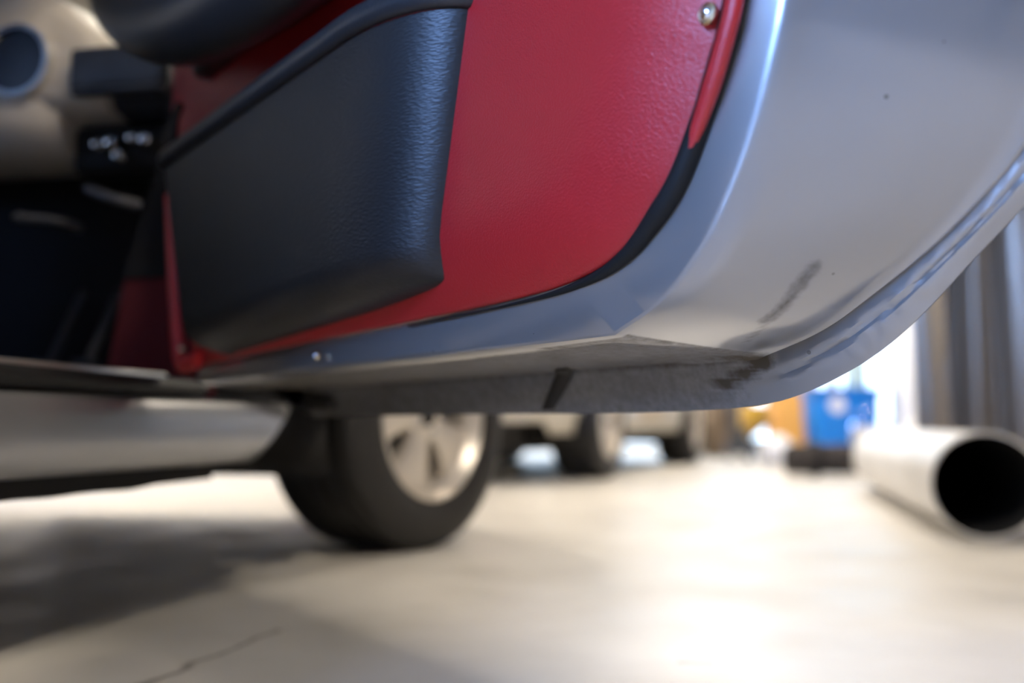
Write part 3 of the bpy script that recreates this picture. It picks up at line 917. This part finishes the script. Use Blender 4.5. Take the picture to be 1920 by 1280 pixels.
v, f = lathe([(L - 0.02, 0.0), (L - 0.02, 0.1245), (L - 0.006, 0.1245), (L - 0.006, 0.0)], 'x', 48)
obj('end_cap', [Vector(p) + Vector((0, 0, 0.135)) for p in v], f, M['pipe_black'], pp)

# dark rolled mat
M['mat'] = mat('brown_black_felt', (0.035, 0.029, 0.025), 0.8)
rl = empty('rolled_mat', (1.74, 5.62, 0), R(4))
tag(rl, 'dark brown rolled mat lying on the floor before the blue bin', 'mat')
sp = []
for i in range(140):
    a = i / 140 * 2 * math.pi * 4
    r_ = 0.092 - 0.074 * i / 140
    sp.append((r_ * math.cos(a + 2.0), r_ * math.sin(a + 2.0)))
rows = []
for i, (a, b) in enumerate(sp):
    L2 = math.hypot(a, b); na, nb = a / L2, b / L2
    rows.append([(-0.20, a, b + 0.097), (0.20, a, b + 0.097), (0.20, a - na * 0.012, b - nb * 0.012 + 0.097), (-0.20, a - na * 0.012, b - nb * 0.012 + 0.097)])
v, f = capped(rows); obj('roll', v, f, M['mat'], rl)
v, f = lathe([(-0.06, 0.096), (-0.06, 0.0985), (-0.03, 0.0985), (-0.03, 0.096)], 'x', 40, closed=True)
obj('strap', [Vector(p) + Vector((0, 0, 0.098)) for p in v], f, M['rubber'], rl)

# white sack
def sack(name, loc, s, m, label, cat_, seed):
    rows = []
    for i in range(17):
        th = math.pi * i / 16
        row = []
        for k in range(28):
            ph = 2 * math.pi * k / 28
            p = Vector((math.sin(th) * math.cos(ph), math.sin(th) * math.sin(ph), math.cos(th)))
            r_ = 1 + 0.14 * noise.noise(p * 2.0 + Vector((seed, 0, 0)))
            z = p.z * s[2] * r_
            row.append((p.x * s[0] * r_, p.y * s[1] * r_, max(z + s[2] * 0.8, 0.0)))
        rows.append(row)
    v, f = grid(rows, closed_v=True)
    o = obj(name, v, f, m, loc=loc)
    return tag(o, label, cat_)
sack('sack', (1.93, 7.3, 0), (0.13, 0.16, 0.12), M['white'], 'small white plastic sack on the floor left of the rolled mat', 'sack', 3)

# orange cabinet, blue bin, and what stands on and by them
def cabinet(name, loc, size, m, label, doors=1, rz=0.0, knob=M['steel']):
    c = empty(name, loc, rz); tag(c, label, 'cabinet')
    w, d, h = size
    v, f = box((0, 0, h / 2), (w, d, h), 0.008); obj('body', v, f, m, c)
    dw = w / doors
    for i in range(doors):
        x = -w / 2 + dw * (i + .5)
        v, f = box((x, -d / 2 - 0.008, h / 2), (dw - 0.02, 0.018, h - 0.05), 0.004); dd = obj('cabinet_door', v, f, m, c)
        v, f = tube([(x + dw * .36, -d / 2 - 0.03, h * .5 - 0.06), (x + dw * .36, -d / 2 - 0.03, h * .5 + 0.06)], 0.008, seg=8); obj('handle', v, f, knob, dd)
    return c
M['orange'] = mat('orange_enamel', (0.80, 0.40, 0.085), 0.45)
M['blue'] = mat('blue_plastic_bin', (0.0, 0.19, 0.62), 0.4)
M['yellow'] = mat('yellow_enamel', (0.62, 0.36, 0.04), 0.45)
cabinet('locker', (2.50, 9.0, 0), (0.34, 0.35, 1.1), M['orange'], 'narrow orange locker between the yellow jack and the blue bin')
# blue bin
bb = empty('waste_bin', (2.60, 7.9, 0)); tag(bb, 'blue plastic bin with a white round sticker behind the rolled mat', 'bin')
rows = []
for z, w_, d_ in ((0.0, 0.23, 0.20), (0.02, 0.24, 0.21), (0.52, 0.265, 0.235), (0.53, 0.28, 0.25), (0.56, 0.28, 0.25), (0.56, 0.25, 0.22), (0.05, 0.225, 0.195)):
    ring = []
    for k in range(32):
        a = 2 * math.pi * k / 32
        c_, s_ = math.cos(a), math.sin(a)
        ring.append((w_ * math.copysign(abs(c_) ** 0.4, c_), d_ * math.copysign(abs(s_) ** 0.4, s_), z))
    rows.append(ring)
v, f = capped(rows); obj('bin_body', v, f, M['blue'], bb)
v, f = lathe([(-0.263, 0.0), (-0.264, 0.062), (-0.258, 0.064)], 'y', 32)
obj('sticker', *xf((v, f), Matrix.Translation((-0.10, 0.021, 0.455)) @ Matrix.Rotation(R(3), 4, 'X')), M['white'], bb)
# yellow trolley jack
yj = empty('trolley_jack', (2.02, 8.35, 0), R(-85)); tag(yj, 'yellow and black trolley jack left of the orange locker', 'jack')
v, f = merge(box((0, -0.11, 0.11), (0.62, 0.02, 0.11), 0.006), box((0, 0.11, 0.11), (0.62, 0.02, 0.11), 0.006)); obj('side_frame', v, f, M['rubber'], yj)
v, f = box((-0.02, 0, 0.36), (0.16, 0.20, 0.20), 0.03); obj('pump_housing', v, f, M['yellow'], yj)
v, f = tube([(-0.1, 0, 0.2), (0.24, 0, 0.30)], 0.03, seg=12); obj('lift_arm', v, f, M['yellow'], yj)
v, f = lathe([(0.30, 0.0), (0.30, 0.05), (0.33, 0.055), (0.335, 0.0)], 'z', 24); obj('saddle', [Vector(p) + Vector((0.25, 0, 0)) for p in v], f, M['rubber'], yj)
for sx in (-0.26, 0.26):
    for sy in (-0.14, 0.14):
        v, f = lathe([(-0.018, 0.0), (-0.018, 0.05), (0.018, 0.05), (0.018, 0.0)], 'y', 24); obj('castor', [Vector(p) + Vector((sx, sy, 0.05)) for p in v], f, M['steel'], yj)
v, f = tube([(-0.20, 0, 0.16), (-0.55, 0, 0.85)], 0.014, seg=10); obj('handle', v, f, M['steel'], yj)
# worn tan tyre standing by the wall of cars
M['tan'] = mat('dusty_tyre', (0.16, 0.12, 0.085), 0.8)
tt = tag(obj('spare_tyre', *lathe([(-0.07, 0.17), (-0.085, 0.21), (-0.08, 0.27), (-0.06, 0.295), (0.06, 0.295), (0.08, 0.27), (0.085, 0.21), (0.07, 0.17)], 'x', 56, closed=True), M['tan'], loc=(1.86, 9.15, 0.295)),
         'dusty tan tyre standing upright right of the cream car', 'tyre')
tt.rotation_euler = (0, 0, R(-20))
cabinet('tool_chest', (2.10, 10.2, 0), (0.62, 0.42, 0.85), M['steel'], 'dark steel tool chest behind the yellow trolley jack', 2)
# pale post with a dark foot, far behind the front tyre
po = empty('bollard', (-0.10, 9.2, 0)); tag(po, 'pale grey post on a dark foot just right of the front tyre', 'post')
v, f = box((0, 0, 0.04), (0.34, 0.30, 0.08), 0.01); obj('foot', v, f, M['steel'], po)
v, f = lathe([(0.08, 0.0), (0.08, 0.115), (0.6, 0.10), (0.95, 0.095), (1.0, 0.07), (1.02, 0.0)], 'z', 32); obj('column', v, f, M['white'], po)

# white cabinet and small jars left of the curtain
cabinet('tall_cabinet', (3.22, 7.6, 0), (0.52, 0.45, 1.9), M['white'], 'tall white cabinet between the blue bin and the folded curtain', 2)
M['palegreen'] = mat('pale_green_plastic', (0.50, 0.60, 0.52), 0.4)
def bottle(loc, r_, h, m, capm, label):
    b = empty('bottle', loc); tag(b, label, 'bottle')
    v, f = lathe([(0, 0), (0, r_), (h * .7, r_), (h * .82, r_ * .45), (h * .9, r_ * .35), (h * .9, 0)], 'z', 28); obj('bottle_body', v, f, m, b)
    v, f = lathe([(h * .88, 0), (h * .88, r_ * .42), (h, r_ * .42), (h, 0)], 'z', 20); obj('cap', v, f, capm, b)
# board lid on the bin carries two bottles
tb = tag(obj('board', *box((2.62, 7.9, 0.568), (0.62, 0.55, 0.016), 0.003), M['blue']), 'blue board laid over the open top of the blue bin', 'board')
bottle((2.52, 7.85, 0.576), 0.05, 0.22, M['white'], M['redbright'], 'white bottle with a red cap standing over the blue bin')
bottle((2.72, 7.88, 0.576), 0.09, 0.36, M['palegreen'], M['palegreen'], 'pale green jug standing over the blue bin')
# round chrome-lidded jar between bin and pipe
jr = empty('paint_can', (2.37, 6.6, 0)); tag(jr, 'shiny pale metal can on the floor right of the blue bin', 'can')
v, f = lathe([(0, 0), (0, 0.12), (0.01, 0.125), (0.27, 0.125), (0.28, 0.12), (0.275, 0.11), (0.27, 0.0)], 'z', 40); obj('can_body', v, f, M['alu'], jr)
hp = [(0.125 * math.cos(a), 0.0, 0.24 + 0.16 * math.sin(a)) for a in [math.pi * i / 16 for i in range(17)]]
v, f = tube(hp, 0.004, seg=8, up=(0, 1, 0)); obj('bail_handle', v, f, M['chrome'], jr)
sack('rag_bundle', (2.63, 6.3, 0), (0.20, 0.20, 0.19), M['pipe'], 'pale crumpled dust sheet on the floor between the can and the curtain', 'cloth', 8)

# folded shiny curtain
M['curtain'] = mat('grey_foil_sheet', (0.22, 0.185, 0.145), 0.32, 0.4)
rows = []
for i in range(29):
    q = i / 28
    z = lerp(0.03, 2.5, q)
    row = []
    for k in range(161):
        a = k / 160
        x = lerp(1.93, 3.35, a)
        amp = 0.055 + 0.02 * q
        ph = a * 2 * math.pi * 7.5 + 1.1 * math.sin(a * 9) + 0.35 * math.sin(q * 2.5 + a * 6)
        y = 4.75 + amp * math.sin(ph) + 0.02 * math.sin(2.3 * ph + q * 2)
        x2 = x + 0.03 * math.sin(ph * 0.5 + q * 3) * (1 - q) * math.sin(math.pi * a)
        row.append((x2, y, z))
    rows.append(row)
v, f = grid(rows)
cu = empty('curtain', (0, 0, 0)); tag(cu, 'tall shiny grey sheet hanging in folds behind the white pipe', 'curtain')
obj('sheet', v, f, M['curtain'], cu, solid=0.004, sharp=80)
v, f = tube([(1.85, 4.75, 2.53), (3.5, 4.75, 2.53)], 0.02, seg=12); obj('rail', v, f, M['steel'], cu)
for x in (1.9, 3.45):
    v, f = tube([(x, 4.75, 2.53), (x, 4.75, ZC)], 0.01, seg=8); obj('hanger', v, f, M['steel'], cu)
